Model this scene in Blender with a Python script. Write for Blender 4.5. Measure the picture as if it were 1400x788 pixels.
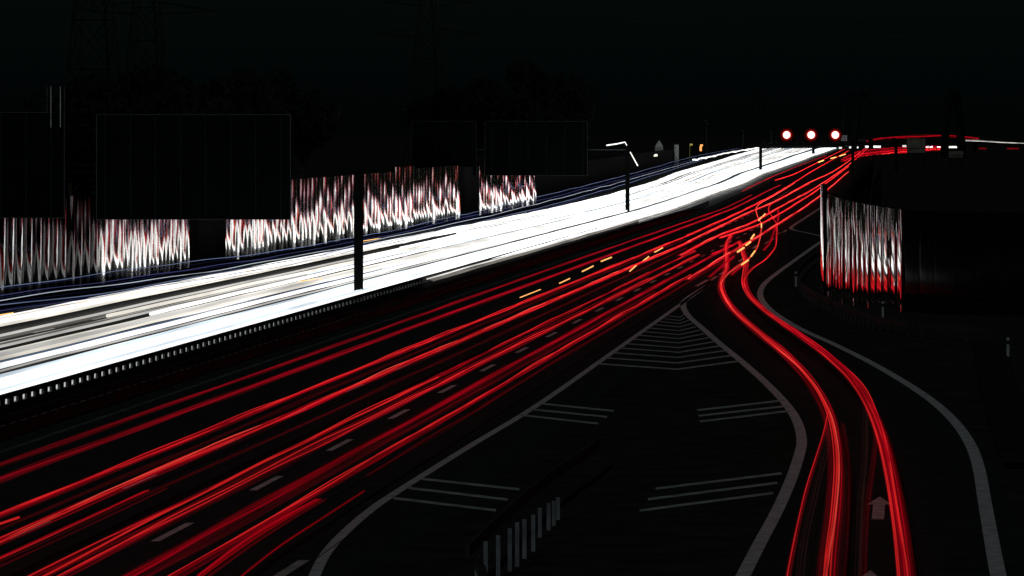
import bpy, bmesh, math, random
from mathutils import Vector
R = math.radians
scn = bpy.context.scene
for o in list(bpy.data.objects): bpy.data.objects.remove(o)
COL = scn.collection
random.seed(7)

# ------------------------------------------------------------------ camera, sky, moon, exposure
F, H, HY = 6900.0, 10.3, 180.0          # focal length in photo pixels, eye height, horizon row (photo is 1400 x 788)
cd = bpy.data.cameras.new('camera'); cam = bpy.data.objects.new('camera', cd); COL.objects.link(cam)
cam.location = (0, 0, H); cam.rotation_euler = (R(90), 0, 0)
cd.sensor_fit = 'HORIZONTAL'; cd.sensor_width = 36.0; cd.lens = 36.0*F/1400
cd.shift_y = (HY-394)/1400.0; cd.clip_start = 1; cd.clip_end = 30000
scn.camera = cam
MOON_EL, MOON_AZ = R(38), R(205)         # azimuth clockwise from +Y
w = bpy.data.worlds.new('World'); scn.world = w; w.use_nodes = True
nt = w.node_tree; bg = nt.nodes['Background']
sky = nt.nodes.new('ShaderNodeTexSky'); sky.sky_type = 'NISHITA'; sky.sun_disc = False
sky.sun_elevation = MOON_EL; sky.sun_rotation = MOON_AZ
sky.air_density = 1.0; sky.dust_density = 3.0; sky.ozone_density = 1.0
tint = nt.nodes.new('ShaderNodeMix'); tint.data_type = 'RGBA'; tint.blend_type = 'MULTIPLY'
tint.inputs[0].default_value = 1.0; tint.inputs[7].default_value = (0.42, 0.98, 1.02, 1)
nt.links.new(sky.outputs[0], tint.inputs[6]); nt.links.new(tint.outputs[2], bg.inputs[0])
bg.inputs[1].default_value = 0.0015
ld = bpy.data.lights.new('moon', 'SUN'); ld.energy = 0.22; ld.angle = R(0.5); ld.color = (0.86, 0.97, 1.0)
moon = bpy.data.objects.new('moon', ld); COL.objects.link(moon)
dv = Vector((math.sin(MOON_AZ)*math.cos(MOON_EL), math.cos(MOON_AZ)*math.cos(MOON_EL), math.sin(MOON_EL)))
moon.rotation_euler = dv.to_track_quat('Z', 'Y').to_euler()
scn.render.engine = 'CYCLES'; scn.cycles.transparent_max_bounces = 48
scn.view_settings.view_transform = 'Standard'; scn.view_settings.look = 'None'
scn.view_settings.exposure = 0; scn.view_settings.gamma = 1
try: scn.view_settings.use_curve_mapping = False
except Exception: pass
scn.cycles.max_bounces = 5; scn.cycles.diffuse_bounces = 2; scn.cycles.glossy_bounces = 4
scn.render.resolution_x = 1024; scn.render.resolution_y = 576

# ------------------------------------------------------------------ geometry helpers
def P(px, py, z=0.0):                    # where the sight line of a photo pixel meets the level z
    Y = (H-z)*F/(py-HY)
    return Vector(((px-700)*Y/F, Y, z))
def PD(px, py, Y):                       # the point of a sight line at distance Y
    return Vector(((px-700)*Y/F, Y, H-(py-HY)*Y/F))
SH = [(0,0),(620,0),(900,-3),(1204,-8),(1615,-12.5),(2137,-19),(2900,-27),(4000,-36)]
def shift(Y):
    for (a,b),(c,d) in zip(SH, SH[1:]):
        if Y <= c:
            t = (Y-a)/(c-a); t = t*t*(3-2*t)*0.35+t*0.65
            return b+(d-b)*t
    return SH[-1][1]
KX = 587/F
def rd(off, Y, z=0.0): return Vector((off+KX*Y+shift(Y), Y, z))
def spread(off,Y):                        # the oncoming carriageway fans out to the left in the distance
    t=max(0,(-off-34)/14); return off-15*t*max(0,(Y-750)/1140)
def catmull(pts, n=8):
    pts = [Vector(p) for p in pts]; out = []
    q = [pts[0]*2-pts[1]]+pts+[pts[-1]*2-pts[-2]]
    for i in range(1, len(q)-2):
        a,b,c,d = q[i-1],q[i],q[i+1],q[i+2]
        for k in range(n):
            t = k/n
            out.append(0.5*((2*b)+(c-a)*t+(2*a-5*b+4*c-d)*t*t+(3*b-a-3*c+d)*t**3))
    out.append(pts[-1]); return out
def lat_dirs(path):
    out = []
    for i in range(len(path)):
        a = path[max(i-1,0)]; b = path[min(i+1,len(path)-1)]
        t = b-a; v = Vector((t.y,-t.x,0))
        out.append(v.normalized() if v.length>1e-6 else Vector((1,0,0)))
    return out
def resample(path, step):
    L=[0]
    for a,b in zip(path,path[1:]): L.append(L[-1]+(b-a).length)
    n=max(1,int(round(L[-1]/step))); out=[]; j=0
    for i in range(n+1):
        s=L[-1]*i/n
        while j<len(L)-2 and L[j+1]<s: j+=1
        t=(s-L[j])/max(1e-9,L[j+1]-L[j]); out.append(path[j].lerp(path[j+1],t))
    return out
class MB:
    def __init__(s): s.v=[]; s.f=[]; s.m=[]
    def face(s, pts, m=0):
        i=len(s.v); s.v += [tuple(p) for p in pts]; s.f.append(tuple(range(i,i+len(pts)))); s.m.append(m)
    def box(s, c, d, m=0, rz=0.0):
        c=Vector(c); x,y,z=[k/2 for k in d]; i=len(s.v); ca,sa=math.cos(rz),math.sin(rz)
        for a in (-x,x):
            for b in (-y,y):
                for e in (-z,z): s.v.append((c.x+a*ca-b*sa, c.y+a*sa+b*ca, c.z+e))
        for f in ((0,1,3,2),(4,6,7,5),(0,4,5,1),(2,3,7,6),(0,2,6,4),(1,5,7,3)):
            s.f.append(tuple(i+k for k in f)); s.m.append(m)
    def tube(s, path, r, m=0, n=6, r2=None):
        i0=len(s.v); N=len(path)
        for k,p in enumerate(path):
            a=path[max(k-1,0)]; b=path[min(k+1,N-1)]; t=(b-a).normalized()
            u=t.cross(Vector((0,0,1)));
            if u.length<1e-4: u=Vector((1,0,0))
            u.normalize(); v=u.cross(t)
            rr=r if r2 is None else r+(r2-r)*k/(N-1)
            for j in range(n):
                an=2*math.pi*j/n; s.v.append(tuple(p+(u*math.cos(an)+v*math.sin(an))*rr))
        for k in range(N-1):
            for j in range(n):
                a=i0+k*n+j; b=i0+k*n+(j+1)%n
                s.f.append((a,b,b+n,a+n)); s.m.append(m)
        s.f.append(tuple(i0+j for j in range(n))[::-1]); s.m.append(m)
        s.f.append(tuple(i0+(N-1)*n+j for j in range(n))); s.m.append(m)
    def ribbon(s, path, wd, m=0, z=None):
        la=lat_dirs(path)
        for i in range(len(path)-1):
            q=[path[i]-la[i]*wd/2,path[i]+la[i]*wd/2,path[i+1]+la[i+1]*wd/2,path[i+1]-la[i+1]*wd/2]
            if z is not None: q=[Vector((p.x,p.y,z)) for p in q]
            s.face(q,m)
    def sweep(s, path, prof, m=0):        # prof: (lateral, height) outline, closed
        la=lat_dirs(path); i0=len(s.v); n=len(prof)
        for p,l in zip(path,la):
            for a,h in prof: s.v.append(tuple(p+l*a+Vector((0,0,h))))
        for k in range(len(path)-1):
            for j in range(n):
                a=i0+k*n+j; b=i0+k*n+(j+1)%n
                s.f.append((a,b,b+n,a+n)); s.m.append(m)
        s.f.append(tuple(i0+j for j in range(n))[::-1]); s.m.append(m)
        s.f.append(tuple(i0+(len(path)-1)*n+j for j in range(n))); s.m.append(m)
    def build(s, name, mats, parent=None, smooth=False, at=None):
        me=bpy.data.meshes.new(name); vs=s.v
        if at is not None: vs=[(x-at[0],y-at[1],z-at[2]) for x,y,z in vs]
        me.from_pydata(vs,[],s.f)
        if not isinstance(mats,(list,tuple)): mats=[mats]
        for m in mats: me.materials.append(m)
        me.polygons.foreach_set('material_index', s.m)
        if smooth: me.polygons.foreach_set('use_smooth',[True]*len(s.f))
        me.update()
        o=bpy.data.objects.new(name,me); COL.objects.link(o)
        if at is not None and parent is None: o.location=at
        if parent is not None: o.parent=parent
        return o
def tag(o,label=None,cat=None,group=None,kind=None):
    if label: o['label']=label
    if cat: o['category']=cat
    if group: o['group']=group
    if kind: o['kind']=kind
    return o
def empty(name,loc,label,cat,group=None):
    o=bpy.data.objects.new(name,None); COL.objects.link(o); o.location=loc
    o.empty_display_size=0.3
    return tag(o,label,cat,group)
def copy_tree(o,parent=None):
    c=o.copy(); COL.objects.link(c)
    if parent is not None: c.parent=parent
    for ch in list(o.children): copy_tree(ch,c)
    return c

# ------------------------------------------------------------------ materials
def mat(name, col, rough=0.8, metal=0.0, spec=0.2, noise=None, bump=None, stretch=(1,1,1)):
    m=bpy.data.materials.new(name); m.use_nodes=True; t=m.node_tree; b=t.nodes['Principled BSDF']
    b.inputs['Base Color'].default_value=(*col,1); b.inputs['Roughness'].default_value=rough
    b.inputs['Metallic'].default_value=metal; b.inputs['Specular IOR Level'].default_value=spec
    if noise or bump:
        tc=t.nodes.new('ShaderNodeTexCoord'); mp=t.nodes.new('ShaderNodeMapping'); mp.inputs['Scale'].default_value=stretch
        t.links.new(tc.outputs['Object'],mp.inputs[0])
    if noise:
        sc,lo,hi=noise
        n=t.nodes.new('ShaderNodeTexNoise'); n.inputs['Scale'].default_value=sc; n.inputs['Detail'].default_value=6
        r=t.nodes.new('ShaderNodeValToRGB')
        r.color_ramp.elements[0].position=0.3; r.color_ramp.elements[1].position=0.72
        r.color_ramp.elements[0].color=(*[c*lo for c in col],1); r.color_ramp.elements[1].color=(*[c*hi for c in col],1)
        t.links.new(mp.outputs[0],n.inputs[0]); t.links.new(n.outputs[0],r.inputs[0]); t.links.new(r.outputs[0],b.inputs['Base Color'])
    if bump:
        sc,st,dist=bump
        n=t.nodes.new('ShaderNodeTexNoise'); n.inputs['Scale'].default_value=sc; n.inputs['Detail'].default_value=3
        bp=t.nodes.new('ShaderNodeBump'); bp.inputs['Strength'].default_value=st; bp.inputs['Distance'].default_value=dist
        t.links.new(mp.outputs[0],n.inputs[0]); t.links.new(n.outputs[0],bp.inputs['Height']); t.links.new(bp.outputs[0],b.inputs['Normal'])
    return m
def glow(name, col, strength, near=1.0, far=1.0, vary=0.35, sheer=False, col2=None, y0=140, y1=700):
    """a light source swept along the road: it burns brighter where the traffic moved slowest across the view"""
    m=bpy.data.materials.new(name); m.use_nodes=True; t=m.node_tree
    for n in list(t.nodes): t.nodes.remove(n)
    out=t.nodes.new('ShaderNodeOutputMaterial'); e=t.nodes.new('ShaderNodeEmission'); e.inputs[0].default_value=(*col,1)
    g=t.nodes.new('ShaderNodeNewGeometry'); mp=t.nodes.new('ShaderNodeMapping'); mp.inputs['Scale'].default_value=(.35,.035,.35)
    nz=t.nodes.new('ShaderNodeTexNoise'); nz.inputs['Scale'].default_value=1.0; nz.inputs['Detail'].default_value=3
    mr=t.nodes.new('ShaderNodeMapRange'); mr.inputs[1].default_value=.3; mr.inputs[2].default_value=.7
    mr.inputs[3].default_value=1-vary; mr.inputs[4].default_value=1+vary
    sx=t.nodes.new('ShaderNodeSeparateXYZ'); md=t.nodes.new('ShaderNodeMapRange')
    md.inputs[1].default_value=y0; md.inputs[2].default_value=y1; md.inputs[3].default_value=near; md.inputs[4].default_value=far
    mu=t.nodes.new('ShaderNodeMath'); mu.operation='MULTIPLY'; m2=t.nodes.new('ShaderNodeMath'); m2.operation='MULTIPLY'; m2.inputs[1].default_value=strength
    L=t.links.new
    L(g.outputs['Position'],mp.inputs[0]); L(mp.outputs[0],nz.inputs[0]); L(nz.outputs[0],mr.inputs[0])
    L(g.outputs['Position'],sx.inputs[0]); L(sx.outputs[1],md.inputs[0])
    if col2:
        mx=t.nodes.new('ShaderNodeMix'); mx.data_type='RGBA'; mx.inputs[6].default_value=(*col,1); mx.inputs[7].default_value=(*col2,1)
        mq=t.nodes.new('ShaderNodeMapRange'); mq.inputs[1].default_value=y0; mq.inputs[2].default_value=y1
        L(sx.outputs[1],mq.inputs[0]); L(mq.outputs[0],mx.inputs[0]); L(mx.outputs[2],e.inputs[0])
    if sheer:                             # light has no body: the road stays visible through a faint trail
        ts=t.nodes.new('ShaderNodeBsdfTransparent'); ad=t.nodes.new('ShaderNodeAddShader'); L(ts.outputs[0],ad.inputs[0]); L(e.outputs[0],ad.inputs[1]); m2.inputs[1].default_value=strength*.33
    L(mr.outputs[0],mu.inputs[0]); L(md.outputs[0],mu.inputs[1]); L(mu.outputs[0],m2.inputs[0]); L(m2.outputs[0],e.inputs[1]); L((ad if sheer else e).outputs[0],out.inputs[0])
    return m
M={}
M['ground']=mat('night_grass',(.030,.034,.026),.95,spec=0,noise=(.6,.45,1.2))
M['asphalt']=mat('asphalt',(.028,.030,.031),.95,spec=0,noise=(1.1,.75,1.2))
M['asphalt2']=mat('asphalt_ramp',(.026,.028,.028),.95,spec=0,noise=(.9,.7,1.25))
M['paint']=mat('road_paint',(.56,.58,.57),.8,spec=0.1,noise=(2.2,.55,1.1))
M['paint_old']=mat('worn_road_paint',(.44,.46,.44),.85,spec=0.1,noise=(1.6,.45,1.15))
M['steel']=mat('galvanised_steel',(.34,.37,.39),.55,.6,.4,noise=(2,.5,1.1))
M['rail']=mat('dull_guard_rail',(.040,.042,.044),.7,.2,.2,noise=(1.2,.6,1.2))
M['dark']=mat('dark_sign_back',(.003,.004,.004),.9,0,.0,noise=(.4,.8,1.2))
M['edge']=mat('aluminium_profile',(.045,.055,.055),.8,0,.0)
M['post']=mat('gantry_steel',(.006,.0065,.0065),.85,0,.0,noise=(1,.7,1.2))
M['concrete']=mat('dark_concrete',(.022,.022,.022),.9,0,.0,noise=(.8,.6,1.2))
M['mirror']=mat('polished_ribbed_panel',(.92,.92,.90),.05,1.0,.5)
M['mirror_slip']=mat('polished_slip_road_panel',(.72,.72,.71),.03,1.0,.5)
M['mirror_dull']=mat('dull_ribbed_panel',(.10,.10,.10),.04,1.0,.5)  # much darker metal colour for the dimmer panels
M['glass']=mat('dark_glossy_panel',(.004,.004,.004),.08,0,.02)
M['bark']=mat('bark',(.05,.04,.03),.95,spec=0)
M['leaf']=mat('foliage',(.012,.016,.012),.9,spec=0,noise=(.5,.5,1.2))
M['white_plastic']=mat('white_plastic',(.34,.36,.36),.6,0,.3)
M['lattice']=mat('lattice_steel',(.02,.02,.02),.8,0,0)
M['house']=mat('pale_render',(.55,.56,.54),.9,0,.1)
M['roof']=mat('roof_tile',(.10,.09,.08),.9,0,.1)
# light sources
RED=[glow('red_ember',(1.0,.006,.02),.016,.7,1.6,.35,True),
     glow('red_deep',(1.0,.003,.024),.085,.7,2.0,.35,True),
     glow('red_mid',(1.0,.003,.020),.24,.55,2.2),
     glow('red_full',(1.0,.005,.022),.45,.55,2.2),
     glow('red_hot',(1.0,.024,.024),.85,.55,2.2),
     glow('red_orange',(1.0,.080,.055),1.0,.55,2.2),
     glow('brown_ember',(1.0,.34,.28),.006,1,1.3,.35,True)]
LEV=[.006*(1.0/.006)**(k/13) for k in range(14)]
for k_,l_ in enumerate(LEV): RED.append(glow('red_glow',(1.0,.001+.010*l_**1.5,.026-.008*l_),l_,.36,1.8,.38,k_<=9,(1.0,.003+.050*l_**1.3,.022+.016*l_),140,560))
WHI=[glow('head_dim',(1.0,.92,.82),.08,1,3.0,y0=180,y1=480),
     glow('head_grey',(1.0,.97,.92),.36,1,3.2,y0=180,y1=480),
     glow('head_warm',(1.0,.94,.83),.65,1,2.4,y0=180,y1=480),
     glow('head_white',(.97,.98,1.0),1.2,1,1.8,y0=180,y1=480),
     glow('head_blue',(.78,.90,1.0),.85,1,1.9,y0=180,y1=480),
     glow('head_hot',(.93,.97,1.0),2.0,1,1.5,y0=180,y1=480),
     glow('head_slate',(.35,.50,.80),.22,1,1.5)]
IND=[glow('marker_indigo',(.32,.36,1.0),.10,1,1.8), glow('marker_blue',(.45,.58,1.0),.22,1,2.0), glow('marker_pale',(.8,.88,1.0),.55,1,1.6), glow('marker_night',(.22,.26,1.0),.035,1,2.)]
AMB=glow('amber_flash',(1.0,.52,.14),1.7,1,1.6,.1)
AMBW=glow('amber_hot',(1.0,.44,.13),1.25,1,1.5,.1)

# ------------------------------------------------------------------ setting: ground, carriageways, slip road, paint
def structure(o): o['kind']='structure'; return o
g=MB(); g.face([(-9000,-400,0),(9000,-400,0),(9000,12000,0),(-9000,12000,0)]); structure(g.build('ground',M['ground']))
YS=[-100+20*i for i in range(48)]+[860+60*i for i in range(50)]
def strip(off0,off1,z,ys=YS):
    b=MB()
    for a,c in zip(ys,ys[1:]): b.face([rd(off0,a,z),rd(off1,a,z),rd(off1,c,z),rd(off0,c,z)])
    return b
b=MB()
for a,c in zip(YS,YS[1:]):
    fa,fc=[19*max(0,(y-750)/1140) for y in (a,c)]
    b.face([rd(-53.5-fa,a,.004),rd(-34.4,a,.004),rd(-34.4,c,.004),rd(-53.5-fc,c,.004)])
structure(b.build('oncoming_carriageway',mat('concrete_roadway',(.085,.085,.08),.95,spec=0,noise=(.7,.7,1.15))))
structure(strip(-36.3,-34.5,.008).build('brightening_strip',mat('pale_brightening',(.5,.49,.46),.9,0,0,noise=(.6,.7,1.1))))  # pale strip added to brighten the openings under the guard rail
structure(strip(-30.8,-13.2,.004).build('outbound_carriageway',M['asphalt']))
structure(strip(-34.2,-31.0,.006,[y for y in YS]).build('central_reservation',mat('pale_gravel',(.16,.16,.155),.95,0,0,noise=(.8,.5,1.2))))

L_EDGE=[P(*q) for q in [(405,850),(430,788),(446,757),(470,730),(503,701),(540,675),(640,612),(740,551),(855,470),(968,390)]]
R_GORE=[P(*q) for q in [(968,390),(940,408),(934,418),(941,432),(960,449),(985,471),(1012,493),(1045,522),(1072,550),(1089,575),(1096,602),(1092,625),(1080,660),(1062,700),(1038,745),(1016,788),(985,850)]]
R_RAMP=[P(*q) for q in [(1122,331),(1112,338),(1080,361),(1052,382),(1041,395),(1040,407),(1050,421),(1070,436),(1100,453),(1140,471),(1190,496),(1235,522),(1275,549),(1305,577),(1326,607),(1338,640),(1346,685),(1354,730),(1365,788),(1380,850)]]
le=catmull(L_EDGE,8); rg=catmull(R_GORE,8); rr=catmull(R_RAMP,8)
# slip road asphalt between its two edge lines
def along(path,n):
    return resample(path,sum((b-a).length for a,b in zip(path,path[1:]))/n)[:n+1]
A=along(rg,60); B=along(rr,60); n=min(len(A),len(B)); b=MB()
B=[p for p in along(rr,60)]
for i in range(n-1):
    q=[A[i],A[i+1],B[i+1],B[i]]
    ext=[(A[i]-B[i]).normalized()*.5,(A[i+1]-B[i+1]).normalized()*.5]
    b.face([Vector((p.x,p.y,.010)) for p in (A[i]+ext[0],A[i+1]+ext[1],B[i+1]-ext[1]*3,B[i]-ext[0]*3)])
structure(b.build('slip_road',M['asphalt2']))
def paint(name,path,wd,m='paint',z=.014):
    b=MB(); b.ribbon(path,wd,z=z); return structure(b.build(name,M[m]))
paint('edge_line',le,.28); paint('gore_line',rg,.35); paint('slip_road_line',rr,.38)
paint('edge_line',[rd(-53,y) for y in YS],.25); paint('edge_line',[rd(-35.0,y) for y in YS],.25,z=.016)
M['paint_dim']=mat('dim_road_paint',(.12,.125,.12),.9,spec=0,noise=(1.2,.4,1.2))  # much darker paint so this edge line barely shows
paint('edge_line',[rd(-30.2,y) for y in YS],.25,'paint_dim')
fw=[P(*q) for q in [(1135,276),(1118,287),(1098,300),(1082,311),(1086,315),(1100,318),(1118,322),(1140,328)]]
paint('gore_line',catmull(fw,6),.40,'paint_old',.018)
for nm,off,y0 in (('lane_dashes',-19.75,129.7-3),('lane_dashes',-23.6,148.4-3-18),('lane_dashes',-38.2,140),('lane_dashes',-42.4,146),('lane_dashes',-46.4,150)):
    b=MB(); y=y0-18
    while y<900:
        b.face([rd(off-.11,y,.012),rd(off+.11,y,.012),rd(off+.11,y+6,.012),rd(off-.11,y+6,.012)]); y+=18
    structure(b.build(nm,M['paint']))
b=MB()                                    # merge dashes where the slip road joins
for x0,y0,x1,y1 in [(952,392,968,383),(971,384,980,378),(984,376,991,372),(1011,358,1018,353),(1030,340,1036,336),(1046,334,1051,330),(1054,329,1058,326),(1063,321,1068,318),(1071,318,1075,315),(372,795,416,767)]:
    b.ribbon([P(x0,y0),P(x1,y1)],.28,z=.020)
structure(b.build('merge_dashes',M['paint_old']))
b=MB()
def xl(y): return 968-1.416*(y-390)
def xr(y):
    pts=[(408,940),(418,934),(432,941),(449,960),(471,985),(493,1012),(522,1045)]
    for (a,c),(d,e) in zip(pts,pts[1:]):
        if a<=y<=d: return c+(e-c)*(y-a)/(d-a)
    return 1012
for k,y in enumerate([498,490,483,476.5,470.5,464.5,459,454,449,444.3,440,436,432]):
    s=(y-400)/98; xm=932-6*s; th=.8*s+.5
    a=P(xl(y)+3,y); c=P(xm,y+7.5*s); d=P(xr(y-4)-4,y-3.5*s)
    for p,q in ((a,c),(c,d)):
        e=Vector((0,th*y*0+.42+.25*s,0)); b.face([Vector((v.x,v.y,.016)) for v in (p-e,q-e,q+e,p+e)])
for x0,y0,x1,y1 in [(734,552,839,562.6),(722,560,830,570.7),(710,568,818.5,580),(953.5,561.6,1072.7,548),(955,569.3,1077.7,555.6),(957,577,1080,562.6),
    (577.5,655.7,710,670),(559,668,694,684),(538,682,678,698.7),(896.5,669,1068.6,648),(885.7,683.5,1063,661),(874.6,699,1057,675)]:
    p=P(x0,y0); q=P(x1,y1); e=Vector((0,.0062*p.y*.5,0)); b.face([Vector((v.x,v.y,.016)) for v in (p-e,q-e,q+e,p+e)])
structure(b.build('gore_hatching',M['paint_old']))
for tip in ((1203,680),(1190,781)):       # ahead arrows on the slip road
    t=P(*tip); s=1.0; b=MB()
    wv=(P(tip[0]-4,tip[1]+44)-P(*tip)).normalized(); u=Vector((1,0,0))
    hd=8.4
    def q(a,c): v=t+u*a+wv*c; return Vector((v.x,v.y,.020))
    b.face([q(0,0),q(-.34,hd*.36),q(.34,hd*.36)]); b.face([q(-.165,hd*.36),q(-.165,hd),q(.165,hd),q(.165,hd*.36)])
    structure(b.build('arrow_marking',M['paint_old']))

# ------------------------------------------------------------------ guard rails
def guard_rail(path,label,spacing,postsize,railprof,posth,m_rail='rail',m_post='steel',lower=None,maxp=100):
    base=path[0].copy(); root=empty('guard_rail',(base.x,base.y,0),label,'guard rail')
    o=(base.x,base.y,0)
    b=MB(); b.sweep(path,railprof); b.build('rail',M[m_rail],root,at=o)
    if lower: b=MB(); b.sweep(path,lower); b.build('lower_rail',M[m_rail],root,at=o)
    pts=resample(path,spacing); la=lat_dirs(pts); rest=MB(); nrest=0; order=sorted(range(len(pts)),key=lambda i:pts[i].y)
    for r_,i in enumerate(order):
        l=la[i]; rz=math.atan2(l.y,l.x)
        if r_<maxp:
            b=MB(); b.box((pts[i].x,pts[i].y,posth/2),(postsize[0],postsize[1],posth),rz=rz); b.build('post',M[m_post],root,at=o)
        else:
            rest.box((pts[i].x,pts[i].y,posth/2),(postsize[0],postsize[1],posth),rz=rz); nrest+=1
    if nrest: tag(rest.build('post_row',M[m_post],root,at=o),kind='stuff')
    return root
WP=[(-.05,.0),(-.02,.08),(-.05,.15),(-.02,.22),(-.05,.30),(.03,.30),(.03,0)]
def wprof(z): return [(a,h+z) for a,h in WP]
med=[rd(-33.9,y,0 if y<500 else -.9*(y-500)/66) for y in range(60,566,6)]
guard_rail(med,'long dark guard rail of the central reservation, beside the white headlight stream',1.75,(.10,.85),[(-.06,.62),(-.06,.80),(.06,.80),(.06,.62)],.62,m_post='rail',lower=[(-.07,.04),(-.07,.42),(.07,.42),(.07,.04)])
med2=[rd(-31.4,y,0 if y<600 else -.9*(y-600)/100) for y in range(60,700,6)]
guard_rail(med2,'low dark guard rail of the central reservation, beside the red tail light lanes',2.0,(.12,.14),wprof(.47),.74,m_post='rail',lower=[(-.05,.02),(-.05,.42),(.05,.42),(.05,.02)])
gr=catmull([P(*q) for q in [(1140,345),(1112,362),(1094,380),(1092,396),(1106,412),(1130,425),(1162,440),(1200,453),(1250,462),(1300,466),(1352,470)]],8)
guard_rail(gr,'curved steel guard rail round the outside of the slip road, below the reflecting wall',2.2,(.10,.14),wprof(.47),.80,m_post='rail')
gg=catmull([P(*q) for q in [(640,800),(668,770),(700,738),(735,705),(770,677),(800,656),(818,640)]],8)
root=empty('guard_rail',(gg[0].x,gg[0].y,0),'short steel guard rail with pale upright posts in the dark gore, bottom centre','guard rail')
o0=(gg[0].x,gg[0].y,0)
b=MB(); b.sweep(gg,wprof(.62)); b.build('rail',M['rail'],root,at=o0)
for px,py,hh in [(652,796,.62),(664,794,.9),(681,788,.95),(697,781,1.0),(707,775,1.05),(717,764,.95),(729,754,.9),(738,735,.75),(750,725,.7),(757,719,.65),(763,711,.6)]:
    p=P(px,py); b=MB(); b.box((p.x,p.y,hh/2),(.10,.07,hh)); b.box((p.x+.035,p.y-.05,hh*.3),(.03,.03,hh*.6)); b.build('post',M['steel'],root,at=o0)

# delineator posts
def delineator(px,py,label,h=1.0):
    p=P(px,py); r=empty('delineator_post',p,label,'marker post','delineator posts along the slip road')
    b=MB(); b.box((0,0,h*.45),(.12,.08,h*.9)); b.face([(-.06,-.04,h*.9),(.06,-.04,h*.9),(.06,.04,h),(-.06,.04,h)]); b.box((0,0,h*.95),(.12,.06,h*.09)); b.build('shaft',M['white_plastic'],r)
    b=MB(); b.box((0,-.045,h*.78),(.125,.02,.16)); b.build('band',M['post'],r)
delineator(1088,392,'thin white delineator post where the slip road guard rail begins to curve')
delineator(1207,437,'thin white delineator post below the right end of the bright reflecting panels')
delineator(1378,492,'white delineator post beside the drainage steps at the right edge')
b=MB()                                    # drainage steps down the verge
root=empty('drainage_steps',P(1360,520),'dark concrete drainage steps running down the verge at the right edge','steps')
o0=P(1360,520); sp=resample(catmull([P(1352,472),P(1362,520),P(1378,575),P(1402,640)],8),1.6)
for i,p in enumerate(sp):
    b=MB(); b.box((p.x,p.y,.06+.004*i),(1.5,1.1,.12)); b.build('step',M['concrete'],root,at=o0)

# ------------------------------------------------------------------ reflecting noise walls
def ribs(path,pitch,z0,ztop,bulge,side=1,seg=10,back=.35,jit=0.0):
    pts=resample(path,pitch); la=lat_dirs(pts); b=MB(); rnd=random.Random(3)
    for i in range(len(pts)-1):
        a,c=pts[i],pts[i+1]; t=(c-a); L=t.length; t.normalize(); nrm=Vector((t.y,-t.x,0))*side
        tilt=rnd.uniform(-jit,jit); front=[]
        bl=bulge*rnd.uniform(.85,1.15)
        for k in range(seg+1):
            u=k/seg; an=math.pi*u
            front.append(a+t*(L*(.5-.5*math.cos(an)))+nrm*(bl*math.sin(an)+tilt*(u-.5)))
        zt0=ztop(i/(len(pts)-1)); bk0=a-nrm*back; bk1=c-nrm*back
        i0=len(b.v)
        for p in front: b.v.append((p.x,p.y,z0)); b.v.append((p.x,p.y,zt0))
        for k in range(seg):
            q=i0+2*k; f=(q,q+2,q+3,q+1); b.f.append(f if side>0 else f[::-1]); b.m.append(0)
        b.face([(bk0.x,bk0.y,z0),(bk0.x,bk0.y,zt0),(bk1.x,bk1.y,zt0),(bk1.x,bk1.y,z0)],1)
        b.face([(p.x,p.y,zt0) for p in front]+[(bk1.x,bk1.y,zt0),(bk0.x,bk0.y,zt0)],1)
    return b
def serrated(path,pitch,z0,ztop,side,df,af,jit=.3,seed=3,back=.35,nz=9,seg=9,warp=1.6):
    """wall of overlapping modules: each turns a rounded, slightly warped polished nose towards the viewer's end and slopes back to the next"""
    pts=resample(path,pitch); b=MB(); rnd=random.Random(seed); N=len(pts)-1
    for i in range(N):
        A_,C_=pts[i],pts[i+1]; t=C_-A_; L=t.length; t.normalize(); nrm=Vector((t.y,-t.x,0))*side
        d=L*df*rnd.uniform(1-jit*.5,1+jit*.5); a0=L*af*rnd.uniform(1-jit,1+jit); zt=ztop(i/max(1,N-1)); yaw=rnd.uniform(-1,1)*.05*jit*d/ max(.01,df*L)
        ph=[rnd.uniform(0,6.28) for _ in range(3)]; fr=rnd.uniform(.7,1.3); base=len(b.v)
        for k in range(nz+1):
            z=z0+(zt-z0)*k/nz
            wz=.30*math.sin(z*1.1*fr+ph[0])+.22*math.sin(z*2.7*fr+ph[1])
            a=a0*(1+wz*jit*warp)
            for j in range(seg+1):
                f=math.pi/2*j/seg; u=math.sin(f)
                p=A_+t*(a*(1-math.cos(f))+yaw*u+.012*math.sin(z*1.9+ph[2])*u)+nrm*(d*u); b.v.append((p.x,p.y,z))
            b.v.append((C_.x,C_.y,z))
        w_=seg+2
        for k in range(nz):
            for j in range(w_-1):
                q=base+k*w_+j; f=(q,q+1,q+1+w_,q+w_); b.f.append(f if side<0 else f[::-1]); b.m.append(0)
        bk0=A_-nrm*back; bk1=C_-nrm*back
        b.face([(bk0.x,bk0.y,z0),(bk0.x,bk0.y,zt),(bk1.x,bk1.y,zt),(bk1.x,bk1.y,z0)],1)
        b.face([b.v[base+nz*w_+j] for j in range(w_)]+[(bk1.x,bk1.y,zt),(bk0.x,bk0.y,zt)],1)
    return b
wo=-57.0
root=empty('noise_wall',rd(wo,300),'long ribbed noise wall reflecting the headlights along the far side of the oncoming lanes','wall')
o0=tuple(rd(wo,300))
def wline(a,c): return [rd(wo,y) for y in (a,c)]
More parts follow.
